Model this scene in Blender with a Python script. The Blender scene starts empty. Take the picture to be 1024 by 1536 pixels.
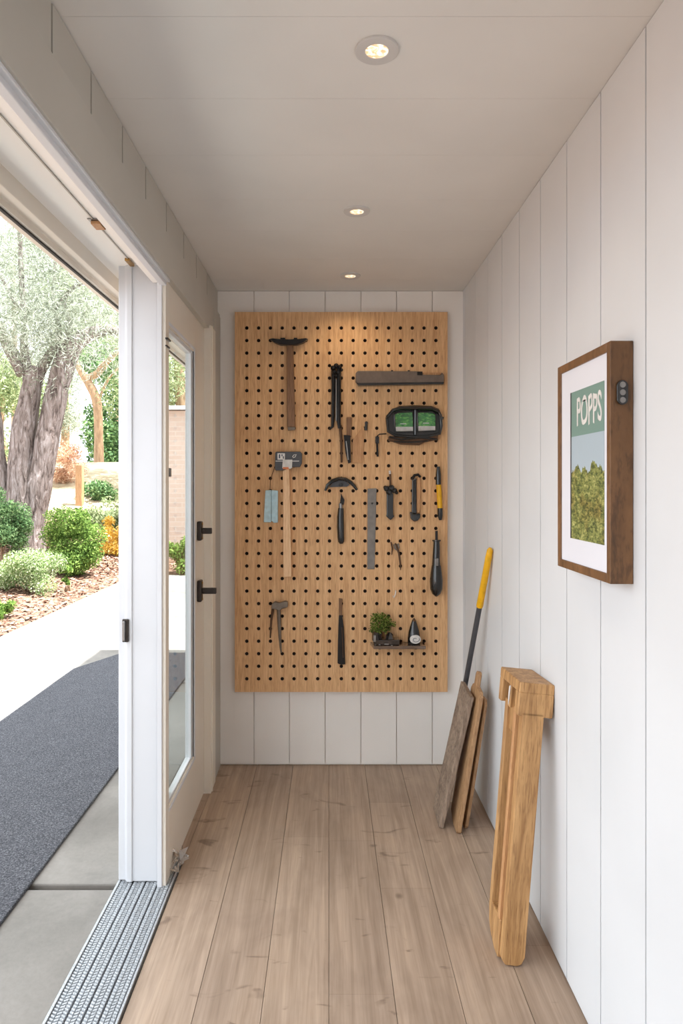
import bpy, bmesh, math, random
from mathutils import Vector, Matrix, noise
random.seed(7)
S = bpy.context.scene
COL = S.collection
F = 1024.0; VX = 493.0; VY = 728.0; CH = 1.416      # focal length in pixels, vanishing point, eye height
YB = 3.452                                            # distance of the back wall
XR = .678; XL = -.55; CEIL = 2.4
def W(px, py, y):
    return Vector(((px - VX) * y / F, y, CH - (py - VY) * y / F))

# ------------------------------------------------------------------ materials
def srgb(r, g, b):
    f = lambda c: (c / 255 / 12.92) if c / 255 <= .04045 else ((c / 255 + .055) / 1.055) ** 2.4
    return (f(r), f(g), f(b), 1)
class NT:
    def __init__(s, name):
        s.m = bpy.data.materials.new(name); s.m.use_nodes = True
        s.t = s.m.node_tree; s.n = s.t.nodes; s.l = s.t.links
        s.b = s.n['Principled BSDF']
    def add(s, kind, **kw):
        n = s.n.new(kind)
        for k, v in kw.items():
            if k in n.inputs: n.inputs[k].default_value = v
            else: setattr(n, k, v)
        return n
    def link(s, a, b): s.l.new(a, b)
    def coord(s, scale=(1, 1, 1), rot=(0, 0, 0)):
        c = s.add('ShaderNodeTexCoord'); m = s.add('ShaderNodeMapping')
        m.inputs['Scale'].default_value = scale; m.inputs['Rotation'].default_value = rot
        s.link(c.outputs['Object'], m.inputs['Vector']); return m.outputs['Vector']
    def noise(s, vec, scale, detail=3, rough=.5, dist=0):
        n = s.add('ShaderNodeTexNoise'); n.inputs['Scale'].default_value = scale
        n.inputs['Detail'].default_value = detail; n.inputs['Roughness'].default_value = rough
        n.inputs['Distortion'].default_value = dist
        s.link(vec, n.inputs['Vector']); return n.outputs['Fac']
    def ramp(s, fac, stops):
        r = s.add('ShaderNodeValToRGB'); e = r.color_ramp.elements
        while len(e) < len(stops): e.new(.5)
        for i, (p, c) in enumerate(stops):
            e[i].position = p; e[i].color = c if len(c) == 4 else (*c, 1)
        s.link(fac, r.inputs['Fac']); return r.outputs['Color']
    def mix(s, a, b, fac, mode='MIX'):
        m = s.add('ShaderNodeMix', data_type='RGBA', blend_type=mode)
        for src, sock in ((fac, m.inputs[0]), (a, m.inputs[6]), (b, m.inputs[7])):
            if hasattr(src, 'links'): s.link(src, sock)
            else: sock.default_value = src
        return m.outputs[2]
    def bump(s, h, strength, dist=.01):
        b = s.add('ShaderNodeBump'); b.inputs['Strength'].default_value = strength; b.inputs['Distance'].default_value = dist
        s.link(h, b.inputs['Height']); s.link(b.outputs['Normal'], s.b.inputs['Normal'])
    def col(s, c):
        if hasattr(c, 'links'): s.link(c, s.b.inputs['Base Color'])
        else: s.b.inputs['Base Color'].default_value = c
    def p(s, **kw):
        for k, v in kw.items(): s.b.inputs[k.replace('_', ' ')].default_value = v
        return s
def paint(name, c, rough=.45, var=.03):
    t = NT(name); v = t.coord()
    f = t.noise(v, 2.2, 3)
    d = tuple(x * (1 - var * 2) for x in c[:3]) + (1,)
    t.col(t.ramp(f, [(.35, d), (.65, c)]))
    t.bump(t.noise(t.coord((1, 1, 1)), 90, 2), .05, .002); t.p(Roughness=rough)
    return t.m
def plain(name, c, rough=.5, metal=0, spec=.5, bump=0, bscale=200, coat=0):
    t = NT(name); v = t.coord(); f = t.noise(v, 40, 3)
    d = tuple(x * .78 for x in c[:3]) + (1,)
    t.col(t.ramp(f, [(.3, d), (.7, c)]))
    if bump: t.bump(t.noise(v, bscale, 2), bump, .002)
    t.p(Roughness=rough, Metallic=metal, Specular_IOR_Level=spec, Coat_Weight=coat)
    return t.m
def wood(name, light, dark, grain=(30, 30, 1.2), rough=.6, island=0, bump=.15, knots=0, contrast=(.3, .7)):
    """grain: mapping scale, small along the fibres"""
    t = NT(name); v = t.coord(grain)
    a = t.noise(v, 1.6, 6, .62, .6)
    c = t.ramp(a, [(contrast[0], dark), (contrast[1], light)])
    fine = t.noise(t.coord(tuple(g * 5 for g in grain)), 1.5, 3, .6)
    c = t.mix(c, t.ramp(fine, [(.33, tuple(x * .72 for x in dark[:3]) + (1,)), (.5, (1, 1, 1, 1))]), .45, 'MULTIPLY')
    if island:
        g = t.add('ShaderNodeNewGeometry')
        r = t.ramp(g.outputs['Random Per Island'], [(0, (1 - island,) * 3), (1, (1, 1, 1))])
        c = t.mix(c, r, 1.0, 'MULTIPLY')
    if knots:
        k = t.noise(t.coord((4.5, 2.2, 4.5)), 1.5, 4, .7, 1.2)
        c = t.mix(c, t.ramp(k, [(.28, (.45, .42, .42)), (.40, (1, 1, 1))]), knots, 'MULTIPLY')
        k2 = t.noise(t.coord((14, 9, 14)), 1.3, 2, .5, .2)
        c = t.mix(c, t.ramp(k2, [(.20, (.25, .2, .16)), (.255, (1, 1, 1))]), min(1, knots * 1.2), 'MULTIPLY')
    t.col(c); t.bump(fine, bump, .002); t.p(Roughness=rough)
    return t.m

M = {}
M['white'] = paint('white_paint', srgb(217, 219, 223))
M['wallwhite'] = paint('white_plank_paint', srgb(216, 219, 222), .5)
M['backwhite'] = paint('back_plank_paint', srgb(238, 234, 229), .5)
M['ringpaint'] = paint('lamp_ring_enamel', srgb(206, 204, 202), .4)
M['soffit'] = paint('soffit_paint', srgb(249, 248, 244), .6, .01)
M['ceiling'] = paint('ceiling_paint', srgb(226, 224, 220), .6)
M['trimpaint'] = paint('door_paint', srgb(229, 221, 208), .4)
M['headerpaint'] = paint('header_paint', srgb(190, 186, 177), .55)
M['gap'] = plain('dark_gap', srgb(48, 45, 42), .9)
M['rubber'] = plain('black_rubber', srgb(38, 38, 40), .6)
M['black'] = plain('black_plastic', srgb(22, 22, 23), .25, bump=.1, coat=.5)
M['blackmetal'] = plain('black_metal', srgb(42, 40, 40), .35, .6, bump=.25, bscale=90)
M['bronze'] = plain('dark_bronze', srgb(70, 64, 60), .35, .8)
M['steel'] = plain('steel', srgb(150, 148, 146), .35, .9, bump=.15)
M['worn'] = plain('worn_steel', srgb(128, 116, 104), .5, .7, bump=.6, bscale=60)
M['rustbrown'] = plain('brown_metal', srgb(96, 70, 50), .5, .5)
M['bed'] = plain('grey_strip_bed', srgb(118, 122, 128), .6, .3)
M['brass'] = plain('brass', srgb(190, 150, 90), .3, .9)
M['yellow'] = plain('yellow_grip', srgb(240, 180, 10), .5, bump=.1)
M['grey'] = plain('grey_brown_coating', srgb(112, 98, 88), .6, bump=.1)
M['shaft'] = plain('dark_grey_shaft', srgb(72, 72, 76), .4)
M['ruler'] = plain('brushed_ruler_steel', srgb(134, 128, 122), .4, .55)
M['blue'] = plain('pale_blue_sponge', srgb(192, 222, 232), .85, bump=.2)
M['label'] = plain('label_white', srgb(225, 222, 218), .6)
M['labelblue'] = plain('label_ink', srgb(60, 72, 90), .6)
M['orange'] = plain('orange_band', srgb(228, 134, 84), .6)
M['clearscrap'] = plain('cloudy_plastic', srgb(205, 195, 185), .2)
M['clearscrap'].node_tree.nodes['Principled BSDF'].inputs['Transmission Weight'].default_value = .6
M['board'] = wood('pegboard_oak', srgb(230, 188, 140), srgb(196, 148, 100), (46, 46, 2.2), .6, bump=.15, contrast=(.3, .7))
M['handle'] = wood('pale_handle_wood', srgb(244, 208, 166), srgb(226, 182, 136), (60, 60, 3), .5)
M['brownwood'] = wood('brown_handle_wood', srgb(142, 102, 66), srgb(108, 74, 46), (60, 60, 3), .45)
M['palewood'] = wood('thin_pale_wood', srgb(206, 160, 112), srgb(180, 130, 86), (60, 60, 3), .5)
M['frame'] = wood('walnut_frame', srgb(136, 97, 60), srgb(92, 62, 34), (9, 9, 3), .45, contrast=(.28, .75))
M['pine'] = wood('golden_pine', srgb(202, 158, 106), srgb(152, 110, 66), (26, 26, 2.2), .5, contrast=(.35, .65))
M['grey_wood'] = wood('weathered_board', srgb(160, 140, 122), srgb(112, 94, 80), (40, 9, 5), .8, contrast=(.3, .65))
M['tan_wood'] = wood('tan_board', srgb(190, 152, 112), srgb(150, 112, 76), (40, 40, 4), .6)
t = NT('washed_floor_wood')
a = t.noise(t.coord((24, .9, 1)), 1.5, 5, .6, 1.0)
c = t.ramp(a, [(.3, srgb(160, 139, 120)), (.7, srgb(190, 168, 148))])
fine = t.noise(t.coord((150, 3.5, 1)), 1.2, 3, .6, .3)
c = t.mix(c, t.ramp(fine, [(.34, (.82, .79, .76)), (.55, (1, 1, 1))]), .55, 'MULTIPLY')
big = t.noise(t.coord((3, 1.6, 1)), 1.3, 4, .65, .6)
c = t.mix(c, t.ramp(big, [(.36, (.76, .74, .74)), (.55, (1, 1, 1)), (.75, (1.0, .95, .89))]), .6, 'MULTIPLY')
sm_ = t.noise(t.coord((6, 15, 1)), 1.1, 3, .55, .8)
c = t.mix(c, t.ramp(sm_, [(.27, (.46, .43, .42)), (.36, (1, 1, 1))]), .8, 'MULTIPLY')
vo = t.add('ShaderNodeTexVoronoi'); vo.inputs['Scale'].default_value = 3.1; t.link(t.coord((1, .8, 1)), vo.inputs['Vector'])
c = t.mix(c, t.ramp(vo.outputs['Distance'], [(.022, (.2, .17, .15)), (.06, (1, 1, 1))]), .8, 'MULTIPLY')
g = t.add('ShaderNodeNewGeometry'); c = t.mix(c, t.ramp(g.outputs['Random Per Island'], [(0, (.88, .87, .87)), (.5, (.96, .94, .92)), (1, (1, 1, 1))]), 1.0, 'MULTIPLY')
t.col(c); t.bump(fine, .12, .002); t.p(Roughness=.5); M['floor'] = t.m
M['bark'] = None
# bark
t = NT('tree_bark'); v = t.coord((5, 5, 1.1))
f = t.noise(v, 3, 6, .7, .8)
t.col(t.ramp(f, [(.34, srgb(60, 48, 44)), (.48, srgb(136, 122, 116)), (.66, srgb(180, 170, 168))])); t.bump(f, 1, .08); t.p(Roughness=.9); M['bark'] = t.m
t = NT('tan_bark'); f = t.noise(t.coord((6, 6, 1.2)), 3, 5, .7, .5)
t.col(t.ramp(f, [(.3, srgb(128, 100, 78)), (.7, srgb(190, 160, 130))])); t.bump(f, 1, .05); t.p(Roughness=.9); M['bark2'] = t.m
# concrete
t = NT('grey_concrete'); v = t.coord()
a = t.noise(v, 1.4, 6, .6, .4); b = t.noise(v, 60, 4, .7)
c = t.ramp(a, [(.3, srgb(100, 96, 91)), (.5, srgb(130, 126, 120)), (.72, srgb(152, 147, 141))])
c = t.mix(c, t.ramp(b, [(.3, (.8, .8, .8)), (.6, (1, 1, 1))]), .5, 'MULTIPLY')
t.col(c); t.bump(b, .3, .004); t.p(Roughness=.85); M['concrete'] = t.m
# mat
t = NT('charcoal_carpet'); v = t.coord()
b = t.noise(v, 150, 3, .8); a = t.noise(v, 9, 4, .6, .5)
c = t.ramp(b, [(.3, srgb(44, 45, 48)), (.5, srgb(84, 85, 90)), (.72, srgb(140, 141, 146))])
c = t.mix(c, t.ramp(a, [(.35, (.82, .82, .82)), (.65, (1, 1, 1))]), .6, 'MULTIPLY')
t.col(c); t.bump(b, .7, .006); t.p(Roughness=.95, Specular_IOR_Level=.1); M['mat'] = t.m
# ribbed metal
t = NT('pale_aluminium'); b = t.noise(t.coord(), 260, 2)
t.col(t.ramp(b, [(.3, srgb(152, 156, 160)), (.7, srgb(206, 210, 214))])); t.p(Roughness=.45, Metallic=.4); M['alu'] = t.m
M['aludark'] = plain('dark_track', srgb(70, 72, 76), .6, .3)
# ground
t = NT('garden_ground'); v = t.coord()
g = t.add('ShaderNodeTexCoord'); sx = t.add('ShaderNodeSeparateXYZ'); t.link(g.outputs['Object'], sx.inputs[0])
f = t.noise(v, 22, 5, .75)
mul = t.ramp(f, [(.32, srgb(76, 52, 40)), (.5, srgb(124, 94, 76)), (.68, srgb(168, 142, 122))])
dry = t.ramp(t.noise(v, 3, 5, .7), [(.35, srgb(150, 134, 104)), (.65, srgb(196, 182, 156))])
mr = t.add('ShaderNodeMapRange'); mr.inputs[1].default_value = 13; mr.inputs[2].default_value = 15; t.link(sx.outputs['Y'], mr.inputs[0])
t.col(t.mix(mul, dry, mr.outputs[0])); t.bump(f, .8, .05); t.p(Roughness=.95); M['ground'] = t.m
M['chips'] = None
def islandmat(name, stops, rough=.8, trans=0):
    t = NT(name); g = t.add('ShaderNodeNewGeometry')
    c = t.ramp(g.outputs['Random Per Island'], stops); t.col(c); t.p(Roughness=rough, Specular_IOR_Level=.25)
    if trans:
        tr = t.add('ShaderNodeBsdfTranslucent'); t.link(c, tr.inputs['Color'])
        mx = t.add('ShaderNodeMixShader'); mx.inputs[0].default_value = trans
        t.link(t.b.outputs[0], mx.inputs[1]); t.link(tr.outputs[0], mx.inputs[2])
        t.link(mx.outputs[0], t.n['Material Output'].inputs['Surface'])
    return t.m
M['chips'] = islandmat('bark_chips', [(0, srgb(66, 42, 32)), (.5, srgb(118, 86, 68)), (1, srgb(186, 158, 136))])
M['silver'] = islandmat('silvery_leaves', [(0, srgb(92, 100, 80)), (.5, srgb(146, 155, 136)), (1, srgb(214, 219, 208))], trans=.4)
M['mountcard'] = paint('mount_card', srgb(218, 219, 226), .7, .01)
M['lime'] = islandmat('fresh_green_leaves', [(0, srgb(56, 82, 34)), (.5, srgb(100, 130, 58)), (1, srgb(150, 178, 92))], trans=.35)
M['varieg'] = islandmat('variegated_leaves', [(0, srgb(80, 106, 52)), (.5, srgb(136, 158, 102)), (1, srgb(214, 220, 190))], trans=.35)
M['deep'] = islandmat('deep_green_leaves', [(0, srgb(64, 92, 58)), (.5, srgb(96, 132, 84)), (1, srgb(150, 178, 124))], trans=.3)
M['pale'] = islandmat('pale_green_leaves', [(0, srgb(98, 116, 78)), (.5, srgb(140, 154, 112)), (1, srgb(190, 198, 160))], trans=.45)
M['rust'] = islandmat('rusty_leaves', [(0, srgb(150, 104, 78)), (.5, srgb(206, 166, 138)), (1, srgb(238, 216, 192))], trans=.35)
M['gold'] = islandmat('golden_leaves', [(0, srgb(190, 150, 50)), (.5, srgb(236, 200, 90)), (1, srgb(248, 226, 150))], trans=.35)
M['bonsai'] = islandmat('moss_green_leaves', [(0, srgb(48, 66, 26)), (.5, srgb(92, 118, 46)), (1, srgb(164, 178, 92))], trans=.2)
# glass
t = NT('window_glass'); t.n.remove(t.b)
tr = t.add('ShaderNodeBsdfTransparent'); tr.inputs[0].default_value = (.93, .96, .95, 1)
gl = t.add('ShaderNodeBsdfGlossy'); gl.inputs['Roughness'].default_value = .01
fr = t.add('ShaderNodeLayerWeight'); pw = t.add('ShaderNodeMath', operation='POWER'); t.link(fr.outputs['Facing'], pw.inputs[0]); pw.inputs[1].default_value = 5
ml = t.add('ShaderNodeMath', operation='MULTIPLY_ADD'); t.link(pw.outputs[0], ml.inputs[0]); ml.inputs[1].default_value = .5; ml.inputs[2].default_value = .02
mx = t.add('ShaderNodeMixShader'); t.link(ml.outputs[0], mx.inputs[0]); t.link(tr.outputs[0], mx.inputs[1]); t.link(gl.outputs[0], mx.inputs[2])
t.link(mx.outputs[0], t.n['Material Output'].inputs['Surface']); M['glass'] = t.m
# glossy dark glass pot
M['darkglass'] = plain('dark_glossy_glaze', srgb(46, 40, 38), .08, .2, coat=1)
M['tray'] = plain('smoky_acrylic', srgb(112, 92, 78), .12, .1, coat=.6)
t = NT('green_lens'); f = t.noise(t.coord((1, 1, 2)), 46, 3, .6, 1)
t.col(t.ramp(f, [(.3, srgb(8, 70, 30)), (.5, srgb(28, 128, 44)), (.72, srgb(120, 190, 90))])); t.p(Roughness=.08, Coat_Weight=1); M['lens'] = t.m
# brick
t = NT('pinkish_brick'); br = t.add('ShaderNodeTexBrick')
br.inputs['Color1'].default_value = srgb(214, 192, 180); br.inputs['Color2'].default_value = srgb(204, 180, 168); br.inputs['Mortar'].default_value = srgb(214, 200, 190)
br.inputs['Scale'].default_value = 1; br.inputs['Brick Width'].default_value = .24; br.inputs['Row Height'].default_value = .085; br.inputs['Mortar Size'].default_value = .008
t.link(t.coord(rot=(math.pi / 2, 0, 0)), br.inputs['Vector']); t.col(br.outputs['Color']); t.p(Roughness=.9); M['brick'] = t.m
# lamp
def emit(name, c, s):
    t = NT(name); t.p(Emission_Strength=s); t.b.inputs['Emission Color'].default_value = c; t.col(c); return t.m
t = NT('lamp_lens'); f = t.noise(t.coord(), 42, 2, .5, 2.5)
t.link(t.ramp(f, [(.4, (.8, .34, .08)), (.5, (1, .78, .45)), (.58, (1.6, 1.5, 1.25))]), t.b.inputs['Emission Color']); t.p(Emission_Strength=.62); t.col((.9, .8, .6, 1)); M['lamp'] = t.m
M['reflector'] = plain('lamp_reflector', srgb(235, 220, 190), .2, .6)

# ------------------------------------------------------------------ mesh helpers
class MB:
    def __init__(s): s.b = bmesh.new()
    def verts(s, pts): return [s.b.verts.new(p) for p in pts]
    def face(s, vs):
        try: return s.b.faces.new(vs)
        except ValueError: return None
    def hexa(s, p):      # 8 corners: bottom 4 then top 4
        v = s.verts(p)
        for f in ((3, 2, 1, 0), (4, 5, 6, 7), (0, 1, 5, 4), (1, 2, 6, 5), (2, 3, 7, 6), (3, 0, 4, 7)): s.face([v[i] for i in f])
        return s
    def box(s, x0, x1, y0, y1, z0, z1):
        return s.hexa([(x0, y0, z0), (x1, y0, z0), (x1, y1, z0), (x0, y1, z0), (x0, y0, z1), (x1, y0, z1), (x1, y1, z1), (x0, y1, z1)])
    def prism(s, a, b):  # two equal outlines
        va, vb = s.verts(a), s.verts(b); n = len(va)
        s.face(va[::-1]); s.face(vb)
        for i in range(n): s.face([va[i], va[(i + 1) % n], vb[(i + 1) % n], vb[i]])
        return s
    def tube(s, pts, rad, n=10, cap=True, flat=1.0):
        pts = [Vector(p) for p in pts]
        if not hasattr(rad, '__len__'): rad = [rad] * len(pts)
        rings = []; ref = None
        for i, p in enumerate(pts):
            d = (pts[min(i + 1, len(pts) - 1)] - pts[max(i - 1, 0)]).normalized()
            if ref is None: ref = d.orthogonal().normalized()
            ref = (ref - d * ref.dot(d)).normalized(); o = d.cross(ref)
            rings.append(s.verts([p + (ref * math.cos(2 * math.pi * k / n) + o * math.sin(2 * math.pi * k / n) * flat) * rad[i] for k in range(n)]))
        for a, b in zip(rings, rings[1:]):
            for k in range(n): s.face([a[k], a[(k + 1) % n], b[(k + 1) % n], b[k]])
        if cap: s.face(rings[0][::-1]); s.face(rings[-1])
        return s
    def lathe(s, prof, c, n=24, axis='Z', sx=1, sy=1):   # prof: (radius, height)
        rings = []
        for r, h in prof:
            pts = []
            for k in range(n):
                a = 2 * math.pi * k / n; u, w = r * math.cos(a) * sx, r * math.sin(a) * sy
                pts.append({'Z': (c[0] + u, c[1] + w, c[2] + h), 'Y': (c[0] + u, c[1] + h, c[2] + w), 'X': (c[0] + h, c[1] + u, c[2] + w)}[axis])
            rings.append(s.verts(pts))
        for a, b in zip(rings, rings[1:]):
            for k in range(n): s.face([a[k], a[(k + 1) % n], b[(k + 1) % n], b[k]])
        s.face(rings[0][::-1]); s.face(rings[-1])
        return s
    def ring(s, c, r0, r1, h0, h1, n=32):    # flat ring about Z
        def circ(r, h): return s.verts([(c[0] + r * math.cos(2 * math.pi * k / n), c[1] + r * math.sin(2 * math.pi * k / n), c[2] + h) for k in range(n)])
        q = [circ(r0, h0), circ(r1, h0), circ(r1, h1), circ(r0, h1)]
        for j in range(4):
            a, b = q[j], q[(j + 1) % 4]
            for k in range(n): s.face([a[k], a[(k + 1) % n], b[(k + 1) % n], b[k]])
        return s
ORG = {}
def link(o, name):
    o.name = name; COL.objects.link(o); return o
def build(name, mb, mat, parent=None, origin=None, bevel=0, smooth=False, seg=2):
    b = mb.b
    bmesh.ops.recalc_face_normals(b, faces=b.faces[:])
    org = ORG[parent] if parent is not None else Vector(origin or (0, 0, 0))
    bmesh.ops.translate(b, verts=b.verts[:], vec=-org)
    if smooth:
        for f in b.faces: f.smooth = True
        for e in b.edges:
            if len(e.link_faces) == 2 and e.calc_face_angle(0) > .7: e.smooth = False
    me = bpy.data.meshes.new(name); b.to_mesh(me); b.free()
    me.materials.append(mat if not isinstance(mat, str) else M[mat])
    o = bpy.data.objects.new(name, me); COL.objects.link(o)
    if parent is not None: o.parent = parent
    else: o.location = org
    ORG[o] = org
    if bevel:
        m = o.modifiers.new('bevel', 'BEVEL'); m.width = bevel; m.segments = seg; m.limit_method = 'ANGLE'; m.angle_limit = .6
    return o
def tag(o, label, cat, group=None, kind=None):
    if label: o['label'] = label
    if cat: o['category'] = cat
    if group: o['group'] = group
    if kind: o['kind'] = kind
    return o
def thing(name, label, cat, loc, group=None, kind=None):
    o = bpy.data.objects.new(name, None); COL.objects.link(o); o.location = loc; ORG[o] = Vector(loc)
    o.empty_display_size = .05
    return tag(o, label, cat, group, kind)
def struct(name, mb, mat, **k):
    par = k.get('parent')
    o = build(name, mb, mat, **k)
    if par is None: o['kind'] = 'structure'
    return o

# ------------------------------------------------------------------ the room
Y0 = -1.6                                       # where the room ends behind the camera (closed by an added end wall)
# floor boards running away from the camera
mb = MB()
xs = [-.548, -.362, -.181, 0, .181, .362, .543, .682]
for i in range(len(xs) - 1):
    y = Y0 - random.random() * .6
    cuts = []
    for jy in ({0: [1.0], 1: [2.95], 2: [1.36, 2.75], 3: [1.9, 2.72], 4: [2.4, 3.05], 5: [1.2], 6: [2.1]}[i]): cuts.append(jy)
    ys = [Y0, -.4] + cuts + [YB + .02]
    for a, c in zip(ys, ys[1:]): mb.box(xs[i] + .0008, xs[i + 1] - .0008, a + .0003, c - .0003, -.02, 0)
mb.box(-.55, .70, Y0, YB + .02, -.04, -.018)
mb.box(-.64, -.549, 2.60, YB, -.02, 0)
struct('floor', mb, 'floor')
# ceiling boards running across
mb = MB()
cy = [Y0, -.75, -.45, -.15, .2, .5, .82, 1.13, 1.433, 1.737, 2.035, 2.349, 2.638, 2.964, 3.26, YB + .03]
for a, c in zip(cy, cy[1:]): mb.box(-.62, .70, a + .0005, c - .0005, CEIL, CEIL + .02)
mb.box(-.62, .70, Y0, YB + .03, CEIL + .004, CEIL + .04)
struct('ceiling', mb, 'ceiling')
# right wall: vertical boards
def planks(mb, axis, stops, const, depth, z0, z1, gap=.0042):
    for a, c in zip(stops, stops[1:]):
        if axis == 'Y': mb.box(min(const, const + depth), max(const, const + depth), a + gap / 2, c - gap / 2, z0, z1)
        else: mb.box(a + gap / 2, c - gap / 2, min(const, const + depth), max(const, const + depth), z0, z1)
mb = MB()
ry = [1.461 + .2425 * k for k in range(-13, 9)]
ry = [Y0] + [y for y in ry if Y0 < y < YB - .05] + [YB + .02]
planks(mb, 'Y', ry, XR, .02, .008, CEIL - .002, .0055)
mb.box(XR + .012, XR + .05, Y0, YB + .02, -.02, CEIL + .02)
struct('wall_right', mb, 'wallwhite')
# back wall
mb = MB()
bx = [-.62] + [(p - VX) * YB / F for p in (381, 434, 487.5, 541, 594.5, 648)] + [.69]
planks(mb, 'X', bx, YB, .02, .008, CEIL - .002)
mb.box(-.62, .70, YB + .012, YB + .06, -.02, CEIL + .02)
struct('wall_back', mb, 'backwhite')
# left wall: boards above the opening, stub beside the door
mb = MB()
ly = [Y0, -1.1, -.85, -.6, -.35, -.1, .15, .4, .65, .9, 1.14, 1.386, 1.615, 1.86, 2.096, 2.363, 2.644, 2.897, 3.15, YB + .01]
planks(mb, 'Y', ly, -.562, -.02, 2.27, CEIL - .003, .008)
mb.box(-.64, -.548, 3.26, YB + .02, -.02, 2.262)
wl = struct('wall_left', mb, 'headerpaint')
mb = MB(); mb.box(-.62, -.574, Y0, YB, 2.22, CEIL + .02); struct('gap_backing', mb, 'gap', parent=wl)
# header board with bead along its lower edge
mb = MB()
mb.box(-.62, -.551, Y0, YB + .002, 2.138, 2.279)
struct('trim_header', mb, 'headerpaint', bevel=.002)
mb = MB()
mb.box(-.574, -.558, Y0, 2.401, 2.130, 2.140)
mb.box(-.592, -.570, Y0, 2.401, 2.118, 2.136)
struct('trim_bead', mb, 'white', bevel=.002)
# door head jamb (soffit) outside the header, outer beam with gasket
mb = MB()
mb.box(-.80, -.585, Y0, 3.40, 2.196, 2.24)
mb.box(-.62, -.590, Y0, 2.405, 2.13, 2.20)
struct('trim_soffit', mb, 'soffit')
mb = MB(); mb.box(-.692, -.688, Y0, 2.40, 2.193, 2.197)
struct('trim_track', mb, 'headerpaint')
mb = MB()
mb.box(-.87, -.795, Y0, 5.1, 2.146, 2.42); mb.box(-.87, -.83, Y0, 5.1, 2.128, 2.15)
struct('trim_beam', mb, 'trimpaint', bevel=.002)
mb = MB(); mb.box(-.846, -.838, Y0, 5.1, 2.122, 2.131)
struct('trim_gasket', mb, 'rubber')
# door casing next to the corner
mb = MB()
mb.box(-.62, -.541, 3.135, 3.262, 0, 2.152)
mb.box(-.62, -.536, 3.155, 3.165, 0, 2.152)
struct('trim_casing', mb, 'trimpaint', bevel=.002)
# tall post at the end of the opening
mb = MB()
mb.box(-.722, -.607, 2.42, 2.55, 0.012, 2.199)
mb.box(-.748, -.716, 2.428, 2.56, 0.012, 2.199)
mb.box(-.716, -.696, 2.414, 2.43, 0.012, 2.199)
post = struct('trim_post', mb, 'white', bevel=.0025)
mb = MB(); mb.box(-.606, -.6035, 2.416, 2.50, 0.01, 2.15)
struct('post_gasket', mb, 'rubber', parent=post)
# roof, other exterior walls
mb = MB()
mb.box(-.90, 3.6, -4.2, 5.74, 2.46, 2.78)
struct('roof', mb, 'white')
mb = MB(); mb.box(-.86, -.62, Y0, 5.1, 2.24, 2.47)
struct('trim_eave', mb, 'white')
mb = MB(); mb.box(-.66, -.60, YB + .07, 5.1, 0, 2.46); mb.box(-.6, 3.6, 5.04, 5.1, 0, 2.46)
struct('wall_exterior', mb, 'white')
mb = MB(); mb.box(-.9, .75, Y0 - .08, Y0 - .01, -.02, 2.46)  # unseen end wall, added to keep out light from behind
struct('wall_front', mb, 'wallwhite')

# threshold track
th = thing('threshold_track', None, None, (-.65, 1.0, 0), kind='structure')
mb = MB(); mb.box(-.744, -.557, Y0, 2.62, -.03, .004)
build('track_base', mb, 'aludark', th)
mb = MB(); mb.box(-.748, -.740, Y0, 2.62, -.02, .012); mb.box(-.560, -.553, Y0, 2.62, -.02, .008)
build('edge_strip', mb, 'alu', th, bevel=.001)
mb = MB()
strips = [(-.739, -.6965), (-.6925, -.6515), (-.6475, -.6065), (-.6025, -.562)]
mq = MB()
for (a, c) in strips: mq.box(a, c, Y0, 2.6, .002, .0052)
build('strip_bed', mq, 'bed', th)
n = 0
for (a, c) in strips:
    y = .9
    while y < 2.60:
        w = (c - a) / 3
        for j in range(3):
            xa = a + j * w + .0005; xb = xa + w - .001; sh = .005 if j % 2 else -.005; o = .004 * (j % 2)
            mb.hexa([(xa, y + o, .003), (xb, y + o + sh, .003), (xb, y + o + sh + .0095, .003), (xa, y + o + .0095, .003),
                     (xa + .001, y + o + .002, .009), (xb - .001, y + o + sh + .002, .009), (xb - .001, y + o + sh + .0075, .009), (xa + .001, y + o + .0075, .009)])
        y += .0115
build('ribbed_insert', mb, 'alu', th)

# the glazed door
door = thing('door_1', None, None, (-.59, 2.76, .005), kind='structure')
DX0, DX1 = -.594, -.573
mb = MB()
mb.box(DX0, DX1, 2.40, 2.448, .006, 2.146)            # near stile
mb.box(DX0, DX1, 2.905, 3.134, .006, 2.146)           # far stile
mb.box(DX0, DX1, 2.448, 2.905, .006, .262)            # bottom rail
mb.box(DX0, DX1, 2.448, 2.905, 1.985, 2.146)          # top rail
build('door_leaf', mb, 'trimpaint', door, bevel=.0015)
mb = MB(); mb.box(-.602, -.585, 2.392, 2.401, .006, 2.146); build('edge_bead', mb, 'white', door, bevel=.002)
mb = MB()
mb.box(-.604, -.580, 2.445, 2.452, .255, 1.99); mb.box(-.604, -.578, 2.872, 2.91, .255, 1.99)
mb.box(-.604, -.580, 2.445, 2.91, .255, .272); mb.box(-.604, -.580, 2.445, 2.91, 1.972, 1.99)
mb.box(-.585, -.570, 2.905, 2.918, .25, 2.0); mb.box(-.585, -.570, 2.448, 2.918, .245, .258); mb.box(-.585, -.570, 2.448, 2.918, 1.99, 2.002)
build('glazing_bead', mb, 'white', door, bevel=.0015)
mb = MB(); mb.box(-.5795, -.5775, 2.871, 2.874, .272, 1.972)
build('glazing_seal', mb, 'steel', door)
mb = MB(); mb.box(-.591, -.588, 2.45, 2.885, .26, 1.985)
build('glass_pane', mb, 'glass', door)
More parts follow.
